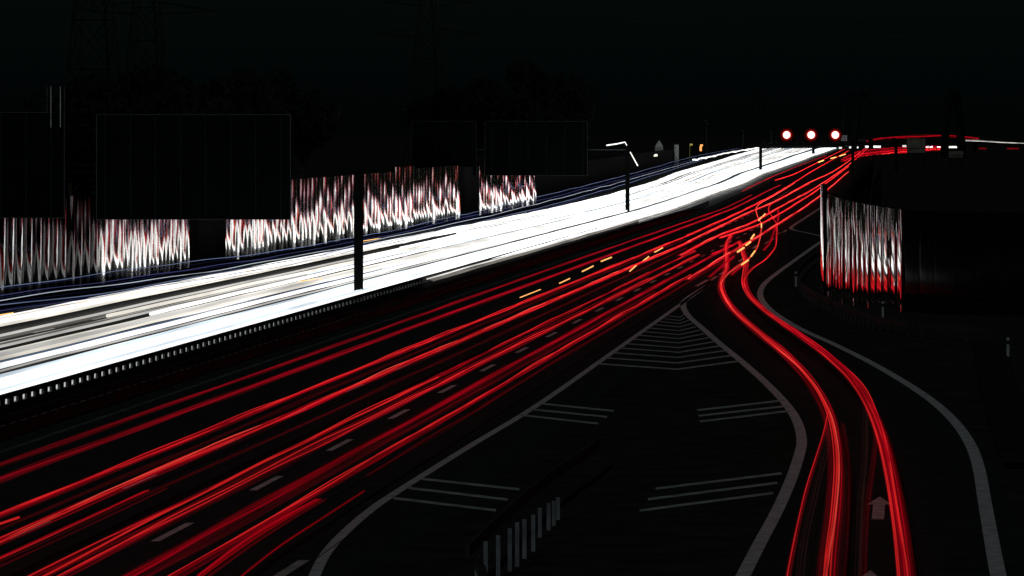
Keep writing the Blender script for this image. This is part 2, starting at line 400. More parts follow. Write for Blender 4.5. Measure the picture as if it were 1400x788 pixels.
SEC=[(262,326,3.0,6.1,.12,'mirror_dull'),(326,341,3.0,6.1,.145,'mirror_dull'),(341,352,3.0,6.1,.15,'mirror'),(352,382.5,1.95,6.1,.15,'mirror'),(397,442,2.5,6.1,.15,'mirror'),(442,526,2.8,6.1,.15,'mirror'),(526,546,2.8,6.6,.15,'mirror'),(546,596,3.0,6.3,.145,'mirror'),(615,631,3.2,6.7,.145,'mirror'),(631,700,3.4,6.3,.145,'mirror'),(700,719,3.4,4.3,.145,'mirror')]
for q_,(a,c,p,zt,df,m) in enumerate(SEC):
    bb=ribs(wline(a,c),p,.0,lambda u:zt,.40,1,12,.35,.22) if df==0 else serrated(wline(a,c),p,0,lambda u:zt,1,df,df*(.55 if q_==0 else .27),.34,q_,warp=.28)
    o=bb.build('ribbed_panel',[M[m],M['concrete']],root,smooth=False,at=o0)
    for pl in o.data.polygons: pl.use_smooth = (pl.material_index==0)
b=MB(); b.sweep([rd(spread(-48,y)-9.4,y) for y in range(719,1500,40)],[(-.2,0),(-.2,5.2),(.2,5.2),(.2,0)]); b.build('far_panel',M['concrete'],root,at=o0)
for a,c,zt in ((382.5,397,5.9),(596,615,6.1)):
    b=MB(); b.sweep([rd(wo-.2,a),rd(wo-.2,c)],[(-.6,0),(-.6,zt),(.9,zt),(.9,0)]); b.build('pier',M['concrete'],root,at=o0)
# wall round the slip road
wp=[PD(x,180,Y) for x,Y in [(1130,312),(1150,304),(1185,295.5),(1235,288)]]
wp=catmull([Vector((p.x,p.y,0)) for p in wp],8)
wp2=catmull([Vector(((x-700)*Y/F,Y,0)) for x,Y in [(1237,287.9),(1300,284),(1360,282.5),(1440,281)]],6)
root=empty('noise_wall',wp[0],'curved ribbed noise wall beside the slip road with white above red reflections','wall')
o0=tuple(wp[0])
o=serrated(wp[::-1],1.34,0,lambda u:5.85+.62*u,-1,.115,.028,.5,5,warp=2.6).build('ribbed_panel',[M['mirror_slip'],M['concrete']],root,at=o0)
for pl in o.data.polygons: pl.use_smooth=(pl.material_index==0)
o=ribs(wp2,1.5,0,lambda u:5.8,.045,1,12).build('smooth_panel',[M['glass'],M['concrete']],root,at=o0)
for pl in o.data.polygons: pl.use_smooth=(pl.material_index==0)
bd=resample(wp2,1.5)
for a,c in zip(bd,bd[1:]):                # polished bead added at each smooth panel's foot to draw arcs of light
    b=MB(); nn=Vector((-(c-a).y,(c-a).x,0)).normalized(); nn=nn if nn.y<0 else -nn
    q=[a.lerp(c,k/10)+nn*.16+Vector((0,0,1.12-.16*math.sin(math.pi*k/10))) for k in range(1,10)]
    b.tube(q,.055,n=10); b.build('arc_reflector',M['mirror_dull'],root,smooth=True,at=o0)
for px in (1123.6,1127.2):
    b2=ribs([Vector(((px-1.2-700)*318/F,318,0)),Vector(((px+1.4-700)*317/F,316.4,0))],3,0,lambda u:7.0,.06,1,8,.08)
    o=b2.build('end_slat',[M['mirror'],M['concrete']],root,at=o0)
    for pl in o.data.polygons: pl.use_smooth=(pl.material_index==0)

# ------------------------------------------------------------------ gantries with sign boards (seen from behind)
def board(root,o0,x0,y0,x1,y1,Y,step,th=.25,edge=True):
    a=PD(x0,y1,Y); c=PD(x1,y0,Y); r=MB(); r.box(((a.x+c.x)/2,Y+th/2,(a.z+c.z)/2),(c.x-a.x,th,c.z-a.z))
    s=r.build('sign_board',M['dark'],root,at=o0)
    e=MB(); k=.05
    for x in (a.x,c.x): e.box((x,Y-.03,(a.z+c.z)/2),(k,.10,c.z-a.z+k))
    e.box(((a.x+c.x)/2,Y-.034,c.z),(c.x-a.x,.09,k*.8)); e.box(((a.x+c.x)/2,Y-.034,a.z),(c.x-a.x,.09,k*.8))
    e.build('frame',M['edge'],s,at=o0)
    e=MB(); x=a.x+step*.35
    while x<c.x-.3:
        e.box((x,Y-.05,(a.z+c.z)/2),(.045,.06,c.z-a.z-.1)); x+=step
    e.build('stiffener',M['dark2'],s,at=o0)
M['dark2']=mat('stiffener_profile',(.017,.021,.021),.9,0,0)
Y1=302
root=empty('sign_gantry',PD(490,415,Y1),'nearest sign gantry, dark backs of big boards over the oncoming lanes','gantry'); o0=tuple(PD(490,415,Y1)); o0=(o0[0],o0[1],0); root.location=o0
pb=PD(490,165,Y1); b=MB(); x0=pb.x
b.box((x0,Y1+.35,4.2),(.55,.45,8.4)); b.box((x0,Y1+.35,.15),(.9,.8,.3)); b.build('post',M['post'],root,at=o0)
for zc in (8.30,7.86):
    a=PD(-60,0,Y1); b=MB(); b.box(((a.x+x0)/2,Y1+.45,zc),(x0-a.x,.2,.16)); b.build('beam',M['post'],root,at=o0)
b=MB(); a=PD(-60,0,Y1)
b.box((a.x-.3,Y1+.35,4.6),(.6,.5,9.2)); b.build('post',M['post'],root,at=o0)
board(root,o0,132,157,397,300,Y1-.3,1.5); board(root,o0,-45,154,88,298,Y1-.3,1.5)
b=MB()
fr=empty('antenna_frame',(PD(76,0,Y1).x,Y1,PD(0,154,Y1).z),'slim upright rod frame standing on the leftmost sign board','antenna')
for px,m,yb in ((64.3,'edge',154),(88,'edge',154),(69.5,'white_plastic',175),(82.5,'white_plastic',174)):
    t=PD(px,118,Y1-.6); d=PD(px,yb,Y1-.6); b=MB(); b.tube([d,t],.03,n=6); b.build('rod',M[m],fr,at=tuple(fr.location))
b=MB(); b.tube([PD(64.3,119,Y1-.6),PD(88,119,Y1-.6)],.02); b.tube([PD(64.3,153.5,Y1-.6),PD(88,153.5,Y1-.6)],.025); b.build('crossbar',M['post'],fr,at=tuple(fr.location))
Y2=607
root=empty('sign_gantry',(PD(858,0,Y2).x,Y2,0),'second sign gantry with two dark boards behind the white headlight stream','gantry'); o0=tuple(root.location)
for px,wd in ((858,.5),(637,.9)):
    x=PD(px,0,Y2).x; b=MB(); b.box((x,Y2+.35,4.3),(wd,.45,8.6)); b.build('post',M['post'],root,at=o0)
xa,xb=PD(637,0,Y2).x,PD(858,0,Y2).x
for zc in (8.1,7.6): b=MB(); b.box(((xa+xb)/2,Y2+.4,zc),(xb-xa,.2,.14)); b.build('beam',M['edge'] if zc>8 else M['post'],root,at=o0)
board(root,o0,563,166,651,240,Y2-.3,2.2); board(root,o0,663,166,803,240,Y2-.3,2.2)
glintm=glow('glint_strip',(1.0,.97,.90),1.6,1,1,.4)  # glint on the metal arm, drawn as glowing tubes rather than reflected
sl=empty('glint_strip',PD(858,206,Y2),'bent bright glint on the right post of the second gantry, built as glowing strips','lamp'); q0=tuple(sl.location)
b=MB(); b.tube([PD(829,199,Y2-.2),PD(843,197,Y2-.2),PD(854.5,194.5,Y2-.2),PD(857,199,Y2-.2)],.09,r2=.06); b.build('glint_tube',glintm,sl,at=q0)
b=MB(); b.tube([PD(861.5,208,Y2-.2),PD(872,227,Y2-.2)],.07); b.build('glint_tube',glintm,sl,at=q0)
b=MB(); b.tube([PD(857,199,Y2-.1),PD(861.5,208,Y2-.1)],.05); b.tube([PD(858,203,Y2-.1),PD(858,203,Y2+.2)],.06); b.build('bracket',M['post'],sl,at=q0)

# far gantry with red lane signals
Y3=1247
xa,xb=PD(1040,0,Y3).x,PD(1166,0,Y3).x
root=empty('signal_gantry',(xa,Y3,0),'distant gantry carrying three red lane signals above the outbound road','gantry'); o0=tuple(root.location)
for x in (xa,xb): b=MB(); b.box((x,Y3+.3,4.1),(.75,.6,8.2)); b.build('post',M['post'],root,at=o0)
for zc,h in ((8.0,.35),(7.0,.25)): b=MB(); b.box(((xa+xb)/2,Y3+.3,zc),(xb-xa,.4,h)); b.build('beam',M['post'],root,at=o0)
b=MB(); n=14
for i in range(n):
    xx=xa+(xb-xa)*i/n; x2=xa+(xb-xa)*(i+1)/n; b.tube([Vector((xx,Y3+.3,7.0 if i%2 else 8.0)),Vector((x2,Y3+.3,8.0 if i%2 else 7.0))],.07)
b.build('lattice',M['edge'],root,at=o0)
sigcore=glow('signal_core',(1.0,.86,.80),3.5,1,1,.05); sigpink=glow('signal_bloom_inner',(1.0,.30,.24),1.0,1,1,.05); sigfade=glow('signal_bloom_fade',(1.0,.02,.015),.022,1,1,.05); sigbloom=glow('signal_bloom_mid',(1.0,.03,.02),.55,1,1,.05); sighalo=glow('signal_bloom_outer',(1.0,.02,.015),.10,1,1,.05)
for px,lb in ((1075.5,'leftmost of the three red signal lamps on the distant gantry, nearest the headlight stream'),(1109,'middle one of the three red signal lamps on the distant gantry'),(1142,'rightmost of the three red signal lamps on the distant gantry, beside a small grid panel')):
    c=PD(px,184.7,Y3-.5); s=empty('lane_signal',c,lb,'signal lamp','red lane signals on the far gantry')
    b=MB(); b.box((0,.25,0),(3.7,.3,3.6)); b.box((0,.3,-1.4),(.15,.15,.9)); b.build('housing',M['dark'],s)
    for r_,mm,nm,y,r0 in ((.82,sigcore,'lens',-.10,0),(.94,sigpink,'bloom_ring',-.08,.82),(1.12,sigbloom,'bloom_ring',-.05,.94),(1.34,sighalo,'bloom_edge',-.02,1.12),(1.75,sigfade,'bloom_fade',.03,1.34)):  # rings outside the lens paint its bloom as fading glowing colour
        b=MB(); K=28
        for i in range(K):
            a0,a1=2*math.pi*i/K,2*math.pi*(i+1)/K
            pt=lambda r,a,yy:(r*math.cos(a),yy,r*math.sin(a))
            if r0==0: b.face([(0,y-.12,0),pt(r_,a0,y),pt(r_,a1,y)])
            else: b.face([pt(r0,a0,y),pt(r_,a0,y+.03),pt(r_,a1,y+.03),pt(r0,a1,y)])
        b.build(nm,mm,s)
gm=glow('grid_panel_light',(.9,.95,1),.10,1,1,.3)
c=PD(1154,189,Y3-.4); s=empty('grid_panel',c,'small pale nine field grid panel right of the red signals','sign')
b=MB(); b.box((0,.15,0),(1.7,.2,1.6)); b.build('housing',M['dark'],s)
b=MB()
for i in (-1,0,1):
    for j in (-1,0,1): b.box((i*.52,0,j*.5),(.40,.06,.38))
b.build('field',gm,s)

# ------------------------------------------------------------------ far road furniture
def small_sign(x0,y0,x1,y1,Y,label,m):
    a=PD(x0,y1,Y); c=PD(x1,y0,Y); r=empty('road_sign',((a.x+c.x)/2,Y,0),label,'sign'); o=tuple(r.location)
    b=MB(); b.box(((a.x+c.x)/2,Y,(a.z+c.z)/2),(c.x-a.x,.25,c.z-a.z)); b.build('sign_board',m,r,at=o)
    for x in (a.x+.6,c.x-.6):
        b=MB(); b.box((x,Y+.35,c.z/2),(.25,.25,c.z)); b.build('post',M['post'],r,at=o)
    for z in (a.z,c.z,(a.z*.7+c.z*.3)): b=MB(); b.box(((a.x+c.x)/2,Y-.15,z),(c.x-a.x,.1,.12)); b.build('frame_bar',M['post'],r,at=o)
M['signgrey']=mat('dull_sign_face',(.16,.15,.12),.8,0,.1,noise=(.5,.5,1.2))
small_sign(1240,189,1265,209.5,1420,'dull grey roadside sign board left of the tall right arch',M['signgrey'])
small_sign(1268,190,1283,199,1800,'small dark sign board over the far road just left of the tall right arch',M['dark'])
small_sign(1297,206,1317,216,1400,'low pale panel under the tall right arch',M['signgrey'])
def pole(px,yb,yt,Y,label,m='post',r=.12,lean=0):
    b=MB(); a=PD(px,yb,Y); c=PD(px+lean,yt,Y); a.z=0
    b.tube([a,a.lerp(c,.5),c],r,r2=r*.7); b.tube([c,c+Vector((-.9,0,.15))],r*.6)
    tag(b.build('light_pole',M[m],at=tuple(a)),label,'pole')
pole(1225,226,190,1300,'dark pole in front of the far red trails near the grey sign','post',.5)
pole(1112,212,190,2150,'dark pole at the far end of the white headlight stream','post',.7)
pole(966,207,165,1700,'thin pale pole beside the orange street lamp','edge',.10,.4)
pole(1014,201,179,2000,'leaning thin pale pole between the orange lamp and the red signals','edge',.12,3)
pole(1055.5,196,180,2200,'short thin grey pole just left of the red signals','edge',.12,-1)
pole(528,232,205,560,'thin grey pole rising behind the noise wall','edge',.035)
# street lamps far left of the signals
def lamp(px,yt,yb,Y,m1,m2,label):
    a=PD(px,yb,Y); t=PD(px,yt,Y); r=empty('street_lamp',(a.x,Y,0),label,'street lamp'); o=tuple(r.location)
    b=MB(); b.tube([Vector((a.x,Y,0)),Vector((a.x,Y,t.z-.4)),t,t+Vector((.7,0,.1))],.12); b.build('mast',m1,r,at=o)
    b=MB(); b.box(tuple(t+Vector((.5,-.1,0))),(.9,.4,.6)); b.build('lamp_head',m2,r,at=o)
ol=glow('sodium_lamp',(1.0,.36,.10),1.6,1,1,.1); yl=glow('yellow_lamp',(.9,.72,.16),.35,1,1,.1)
M['lit_y']=mat('yellow_painted_mast',(.5,.42,.08),.7)
lamp(943,198,209,1700,M['lit_y'],yl,'dim yellow street lamp left of the orange one')
lamp(957,199,207,1700,M['post'],ol,'glowing orange street lamp beside the thin pale pole')
b=MB(); c=PD(958,203.5,1699.5); b.box(tuple(c),(.7,.15,1.6)); tag(b.build('lit_panel',ol,at=tuple(c)),'small orange lit panel on the mast of the orange street lamp','lit panel')
c=PD(451,188,700); b=MB(); b.box((0,0,0),(.25,.25,.25)); b.tube([Vector((0,0,.2)),Vector((0,0,.5))],.15); oo=b.build('lantern',glow('far_lantern',(1,.55,.2),.28,1,1,.1)); oo.location=c; tag(oo,'tiny orange lantern far off above the noise wall','lamp')
c=rd(-56.6,1040,5.45); c=PD(897,212.5,c.y*0+1015); b=MB(); b.box((0,0,0),(.55,.2,.45)); b.box((-.3,0,-.1),(.3,.2,.3)); oo=b.build('floodlight',glow('far_flood',(1,.93,.75),1.3,1,1,.1)); oo.location=c; tag(oo,'small bright floodlight below the pale gabled house','lamp')
# pale gabled house and plain house far off
def house(x0,x1,ybase,yeave,ytop,Y,label,gable=True):
    a=PD(x0,ybase,Y); c=PD(x1,yeave,Y); t=PD((x0+x1)/2,ytop,Y); r=empty('house',((a.x+c.x)/2,Y,0),label,'house'); o=tuple(r.location)
    b=MB(); d=6; ze=c.z
    fr=[(a.x,Y,0),(c.x,Y,0),(c.x,Y,ze)]+([(t.x,Y,t.z)] if gable else [])+[(a.x,Y,ze)]
    b.face(fr); b.face([(x,y+d,z) for x,y,z in fr][::-1])
    for i in range(len(fr)):
        p,q=fr[i],fr[(i+1)%len(fr)]; b.face([p,(p[0],p[1]+d,p[2]),(q[0],q[1]+d,q[2]),q])
    b.build('wall',M['house'],r,at=o)
    b=MB()
    if gable:
        for s,xx in ((-1,a.x),(1,c.x)):
            b.face([(xx+s*.2,Y+.05,ze+.0),(t.x,Y+.05,t.z+.12),(t.x,Y+d,t.z+.12),(xx+s*.2,Y+d,ze+.0)])
    else: b.box(((a.x+c.x)/2,Y+d/2,ze+.1),(c.x-a.x+.3,d+.3,.2))
    b.build('roof',M['roof'],r,at=o)
house(896,906.5,208,200,192,1400,'pale gabled house front beyond the headlight stream')
house(922,928,208,198,198,1450,'dim flat roofed house between the gabled house and the yellow lamp',False)

# arches of the far bridges
def arch(xc,wpx,ytop,ybase,Y,thpx,label,lean=0):
    b=MB(); path=[]
    for i in range(41):
        u=-1+2*i/40; yy=ytop+(ybase-ytop)*(abs(u)**2.6)
        p=PD(xc+wpx/2*math.copysign(abs(u)**.95,u)+lean*(yy-ytop)/(ybase-ytop),yy,Y); path.append(p)
    d=thpx*Y/F
    for dy in (0,14):
        b.sweep_arch=None
        q=[p+Vector((.0,dy,0)) for p in path]; b.tube(q,d/2,n=8)
    for i in range(4,41,6):
        p=path[i]; b.tube([p,p+Vector((0,14,0))],d*.25,n=6)
    o0=(path[0].x,Y,0); return tag(b.build('bridge_arch',M['archm'],at=o0),label,'bridge arch')
M['archm']=mat('arch_steel',(.005,.007,.009),.9,0,0)
arch(1305,24,126,216,1900,7,'tall dark arch at the right, standing over the far red trails')
arch(1181,24,127,215,2500,4,'dark arch behind and right of the red signals, front one of its pair')
arch(1164,24,128,215,2700,4,'dark arch behind and right of the red signals, rear one of its pair')
M['archf']=mat('faint_arch_steel',(.014,.018,.019),.9,0,0)
ao=arch(1036,24,126,190,3600,2.2,'faint dark arch far off above the end of the headlight stream')
ao.data.materials[0]=M['archf']
# flyover carrying the topmost red trail
fl=[PD(1150,190,2650),PD(1190,188,2600),PD(1240,186,2600),PD(1290,185,2600),PD(1340,189,2600),PD(1400,197,2500),PD(1480,204,2400)]
fl=catmull(fl,8); b=MB(); b.sweep([p-Vector((0,0,1.0)) for p in fl],[(-5,-1.0),(-5,0),(5,0),(5,-1.0)])
fo=empty('flyover',fl[0],'low dark flyover carrying the topmost red trail in the distance','bridge'); o0=tuple(fl[0])
b.build('deck',M['concrete'],fo,at=o0)
for i in range(4,len(fl),9):
    p=fl[i]; b=MB(); b.box((p.x,p.y,(p.z-2)/2),(1.6,4,max(.5,p.z-2.05))); b.build('pier',M['concrete'],fo,at=o0)

# ------------------------------------------------------------------ light trails: bundles of glowing strands at lamp height
def strand_path(path,dx,dz,seed,amp=.05):
    r=random.Random(seed); la=lat_dirs(path); out=[]; s=0; f1,f2=r.uniform(.05,.12),r.uniform(.16,.3); p1,p2=r.uniform(0,6),r.uniform(0,6)
    for i,p in enumerate(path):
        if i: s+=(p-path[i-1]).length
        out.append(p+la[i]*(dx+amp*.5*math.sin(s*f1*.4+p1))+Vector((0,0,dz+amp*(.6*math.sin(s*f1+p1)+.4*math.sin(s*f2+p2)))))
    return out
def trail(name,path,strands,mats,label,cat,group=None,amp=.05,n=6):
    b=MB()
    for k,(dx,dz,r,mi) in enumerate(strands):
        b.tube(strand_path(path,dx,dz,hash((round(path[0].x,2),k))&0xffff,amp),r,mi,n)
    return tag(b.build(name,mats,at=tuple(path[0])),label,cat,group)
def ypath(off,y0,y1,z,drift=0,seed=0,offs=None):
    out=[]; y=y0; r=random.Random(seed); ph=r.uniform(0,6)
    while True:
        o=off(y) if callable(off) else off
        if o<-33: o=spread(o,y)
        out.append(rd(o+drift*math.sin(y*.012+ph),y,z))
        if y>=y1: break
        y=min(y1,y+max(4,y*.02))
    return out
# -- oncoming headlights
GW='headlight streaks of the oncoming lanes'
rw=random.Random(11)
def headlight(off,z,r,mi,y0,y1,label):
    p=ypath(off,y0,y1,z,.12,rw.randint(0,9999))
    st=[(0,0,r,mi)]
    trail('headlight_trail',p,st,WHI,label,'light trail',GW,.022,6)
L1='glaring blue white headlight streak in the packed lane beside the central guard rail'
L2='grey white headlight streak in the second oncoming lane from the guard rail'
L3='faint brownish headlight streak in the dim third oncoming lane'
L4='white headlight streak in the narrow outer lane nearest the noise wall'
for i in range(24): headlight(-33.95-3.0*i/23,rw.uniform(.60,.80),rw.uniform(.045,.085),rw.choice([5,3,3,4,3,4,5]),-40,2950,L1)
for o,zz,m_ in ((-33.55,.66,1),(-33.35,.60,0),(-33.15,.55,0)): headlight(o,zz,.05,m_,330,2400,'soft grey glow line added on the lower edge of the headlight stream, over the gravel strip')  # dim strands added as a soft glow under the stream, no headlights of their own
for i in range(17): headlight(-37.9-3.4*i/16,rw.uniform(.55,.82),rw.uniform(.03,.075),rw.choice([1,1,2,2,3,0,1,6]),-40,2900,L2)
for i in range(7): headlight(-42.3-1.9*i/6,rw.uniform(.55,.75),rw.uniform(.035,.07),rw.choice([0,0,1,0]),-40,2700,L3)
for i in range(10): headlight(-46.5-1.6*i/9,rw.uniform(.6,.82),rw.uniform(.05,.08),rw.choice([3,3,5,2,3]),-40,2800,L4)
for px,py,mi,lb in ((150,433,2,'warm white streak that begins in the dark gap below the outer lane'),(205,430,3,'white streak that begins abruptly left of the near gantry post'),(283,447,3,'white streak that begins inside the dark gap of the second lane'),(500,352,3,'white streak beginning just right of the near gantry post')):
    p=P(px,py,.7); off=p.x-KX*p.y
    headlight(off,.74,.10,mi,p.y,2800,lb)
for i in range(14):
    o=-38.2-8*i/13; headlight(o,rw.uniform(.6,.8),rw.uniform(.03,.07),rw.choice([3,3,2,1,4]),rw.uniform(330,520),2900,'white headlight streak seen only in the distance where the oncoming lanes run together')
# -- truck marker lights, high over the oncoming lanes
for i,(pl,mi,r) in enumerate([([(0,393),(235,362),(470,328),(640,292),(735,270),(870,236),(950,214),(1010,203)],1,.035),
    ([(0,404),(235,371),(470,334),(735,274.5),(870,240),(960,215),(1015,203)],0,.04),
    ([(0,411),(235,378),(470,338),(735,279),(870,243),(960,217)],2,.035),
    ([(0,419),(235,385),(470,342),(735,285),(870,247),(960,219)],1,.04),
    ([(0,425),(235,390),(470,346),(700,297),(800,270)],0,.03),
    ]):
    p=catmull([P(x,y,2.8) for x,y in [(pl[0][0]-120,pl[0][1]+16)]+pl],10)
    lab=['topmost pale blue marker light line above the headlight lanes','indigo marker light line second from the top above the headlight lanes','palest thin marker light line in the middle of the blue lines','blue marker light line just above the outer white lane','lowest short indigo marker light line, touching the outer white lane','wide dark blue marker light band between the upper blue lines'][i]
    trail('marker_light_trail',p,[(0,0,r*.55,mi),(.16,-.10,r*.3,3)],IND,lab,'light trail',None,.07)
p=catmull([PD(947,219,1050),PD(965,216,1120),PD(1000,208.5,1300),PD(1040,202,1600)],8)
trail('headlight_trail',p,[(0,0,.13,3),(.4,.15,.08,2)],WHI,'short bright dash above the far end of the headlight stream','light trail',None,.15)
# -- red tail lights, outbound
GR=random.Random(5)
def bundle(width,n,weights,r0,r1,zr=.04):
    """strands side by side whose brightness falls off to both flanks, with a few brighter and darker lines between"""
    lv=[.016,.085,.24,.50,.85,1.0,.007]; avg=sum(a*c for a,c in zip(weights,lv))/sum(weights)
    n=max(6,int(width/.022)); st=[]; p1,p2,p3=[GR.uniform(0,6.28) for _ in range(3)]; f=GR.uniform(2,3.2); sk=GR.uniform(-.35,.35)
    for i in range(n):
        u=(i+.5)/n*2-1; v=max(0.0,1-abs(u)**2.0)
        I=avg*.9*v**1.3*(1+.35*math.sin(u*f+p1)+.35*math.sin(u*f*2.3+p2)+.38*math.sin(u*f*5.1+p3))*(1+sk*u)
        I=min(1,I)
        if I<.010: continue
        k=min(13,max(0,round(13*math.log(I/.006)/math.log(1/.006))))
        mi=6 if weights[6]>=max(weights) and k<6 else 7+k
        st.append((u*width/2,zr*math.cos(u*1.5)+.006*math.sin(i*2.1),width/n*.85,mi))
    if avg>.20:
        for q in range(2 if width>.28 else 1): st.append((GR.uniform(-.28,.28)*width,zr+.03,GR.uniform(.011,.018),4))
    return st
def red(off,y0,y1,width,n,weights,r0,r1,label,z=.72,extra=(),amp=.05):
    p=ypath(off,y0,y1,z,.10,int(abs(off)*1000))
    return trail('tail_light_trail',p,bundle(width,n,weights,r0,r1)+list(extra),RED,label,'light trail','tail light trails of the outbound lanes',amp)
#            ember deep mid full hot orange brown
red(-27.05,-40,760,.30,9,(1,6,5,0,0,0,0),.03,.05,'deep red trail nearest the central guard rail')
red(-25.75,-40,900,.46,12,(1,5,8,0,0,0,0),.03,.06,'broad deep red trail second from the central guard rail')
red(-25.05,-40,420,.14,5,(1,0,0,0,0,0,6),.03,.05,'barely glowing brownish trail right of the broad deep red one',.6)
red(-24.2,-40,420,.12,6,(4,0,0,0,0,0,6),.03,.05,'faint brown trail left of the first bright red line',.6)
red(-23.25,-40,463,.34,8,(0,3,4,4,1,0,0),.025,.05,'bright red trail third from the central guard rail',.75,[(.02,.05,.016,4)])
red(-22.85,-40,450,.34,6,(9,1,0,0,0,0,2),.03,.05,'dark red trail hugging the first bright red line on its right',.65)
red(-21.75,-40,436,.42,14,(0,2,5,5,2,0,0),.03,.055,'brightest and broadest red trail with an orange core',.78,[(-.05,.08,.018,5),(.1,.1,.014,4)])
red(-21.15,-40,420,.24,5,(9,1.5,0,0,0,0,0),.03,.05,'dark red shadowy trail under the brightest red one',.6)
red(-19.45,-40,400,.16,3,(0,1,3,3,0,0,0),.018,.028,'thin red line right of the empty black lane',.8)
red(-19.15,-40,330,.18,3,(1,3,1,0,0,0,0),.018,.03,'thin dark red line below the thin red line',.7)
red(-18.8,-40,390,.24,9,(1,3,5,3,0,0,0),.025,.05,'red trail crossing just left of the white lane dashes',.72,[(-.08,.08,.015,4)])
red(-17.55,-40,440,.42,12,(1,6,6,1,0,0,0),.03,.055,'broad deep red trail just right of the white lane dashes')
red(-17.0,-40,300,.35,5,(3,4,0,0,0,0,1),.02,.035,'dark thin red trail between the two outermost lines')
red(-16.5,-40,335,.22,8,(1,3,4,3,1,0,0),.022,.04,'rightmost long red trail, closest to the white edge line',.75,[(0,.1,.015,4)])
red(-15.95,140,420,.16,3,(3,4,0,0,0,0,0),.018,.03,'dim hair thin red trail outside the rightmost long one')
def stub(pts,z,st,label,amp=.03):
    p=catmull([P(x,y,z) for x,y in pts],10)
    return trail('tail_light_trail',p,st,RED,label,'light trail','tail light trails of the outbound lanes',amp)
stub([(-60,788),(0,762),(100,717),(199,672)],.75,[(0,0,.022,4),(.09,.05,.02,3)],'thin orange red line ending near the left edge below the brightest trail')
stub([(-40,791),(0,775),(228,669)],.7,[(0,0,.018,1)],'hair thin dark red line ending below the orange red one')
stub([(-40,731),(0,717),(25,708)],.8,[(0,0,.028,4)],'short orange red dash cut by the left edge')
stub([(320,795),(380,748),(440,709),(498,671)],.7,[(0,0,.022,2)],'lowest thin red line near the bottom, ending beside the white edge line')
stub([(270,788),(330,744),(385,709),(432,683)],.7,[(0,0,.03,3),(.12,.02,.03,2),(.25,0,.03,1)],'short red trail near the bottom left of the lowest thin red line')
stub([(58,788),(221,704),(369,628),(470,577),(599,516)],.86,[(0,0,.022,4)],'thin bright red line that stops in mid road left of the lane dashes')
# far red lines that weave above the merge
far=[([(940,323),(997,297.5),(1031,281),(1058,267),(1086,250),(1120,229),(1161,206)],3,.05,'weaving red line topmost at the merge'),
 ([(940,332),(987,309),(1031,288),(1062,275),(1107,250),(1150,228),(1183,203)],4,.06,'bright weaving red line second from the top at the merge'),
 ([(930,350),(984,322),(1026,306),(1073,280),(1123,252),(1165,222),(1186,203)],4,.05,'bright red line that ends beside the far dark arch'),
 ([(985,326),(1046,304),(1098,273),(1119,259),(1160,228)],3,.07,'red line low at the merge, left of the reflecting wall'),
 ([(940,383),(991,351),(1054,313),(1119,270),(1160,235)],5,.05,'orange red line lowest at the merge'),
 ([(1060,247),(1088,237.5),(1125,219),(1155,204)],4,.10,'thin wavy red line above the main far bundle'),
 ([(1015,262),(1045,247),(1090,228),(1130,213)],2,.08,'dark red line topmost on the far outbound road'),
 ([(973,349),(990,341),(1000,336)],2,.07,'short dark red stub at the left side of the merge'),
 ([(970,379),(985,367),(1003,352)],2,.09,'dark red stub right of the merge dashes'),
 ([(1000,377),(1008,370),(1017,362)],2,.07,'short dark red stub between the two slip road trails')]
for pl,mi,r,lb in far:
    stub(pl,.75,bundle({5:.50,4:.55,3:.45,2:.30}[mi],8,[0,3,4,{5:4,4:4,3:2,2:0}[mi],0,0,0],0,0)+[(.02,.075,r*.55,min(5,mi+(r<.08)))],lb,.06)
# far right bundle behind the dark hedge
def dist(pl,Y,st,label,mats=RED,amp=.25,name='tail_light_trail'):
    if not isinstance(Y,(list,tuple)): Y=[Y]*len(pl)
    p=catmull([PD(x,y,yy) for (x,y),yy in zip(pl,Y)],10)
    return trail(name,p,st,mats,label,'light trail',None,amp)
for k,(dy,mi) in enumerate(((0,3),(2.2,2),(4.2,4),(6.4,3),(8.4,5),(10.5,4))):
    dist([(1150,219+dy),(1172,208+dy),(1200,204+dy*.95),(1232,202+dy*.7),(1260,200.5+dy*.55),(1289,200+dy*.45)],[1700,2000,2250,2400,2500,2600],[(0,0,.15,max(1,mi-1)),(0,-.35,.13,1)],['first','second','third','fourth','fifth','lowest'][k]+' red line from the top in the far right hand bend')
dist([(1185,194),(1200,191),(1225,188.5),(1262,185.8),(1290,185),(1315,187),(1338,190)],2590,[(0,0,.20,2),(0,-.45,.18,1),(0,.35,.16,1)],'highest red trail, on the flyover behind the right arch',amp=.45)
dist([(1320,192.5),(1350,193.5),(1375,195),(1410,197)],2500,[(0,0,.13,1),(0,.3,.1,0)],'pale grey light line along the flyover at the right edge',WHI,.2,'headlight_trail')
for (x0,x1,y,mi,lb) in ((1183,1204,200.5,3,'white dash left of the grey sign under the flyover'),(1234,1239,199.5,3,'tiny white dash touching the grey sign'),(1266,1289,201,5,'white dash between the grey sign and the right arch'),(1297,1313,201,2,'thin white dash inside the right arch'),(1147,1152,202,3,'small white square right of the red signals'),(1161,1175,201.3,3,'row of white lights below the small grid panel')):
    dist([(x0,y),((x0+x1)/2,y),(x1,y)],2700,[(0,0,.40,1 if x1-x0<21 else mi),(0,-.4,.3,1)],lb,WHI,.05,'headlight_trail')
for x0,x1,y,lb in ((1338,1349,203.5,'small dark red dash right of the tall arch'),(1377,1393,203.5,'small dark red dash near the right edge of the far road')):
    dist([(x0,y),((x0+x1)/2,y),(x1,y)],2400,[(0,0,.4,1),(0,.4,.3,0)],lb,RED,.05)
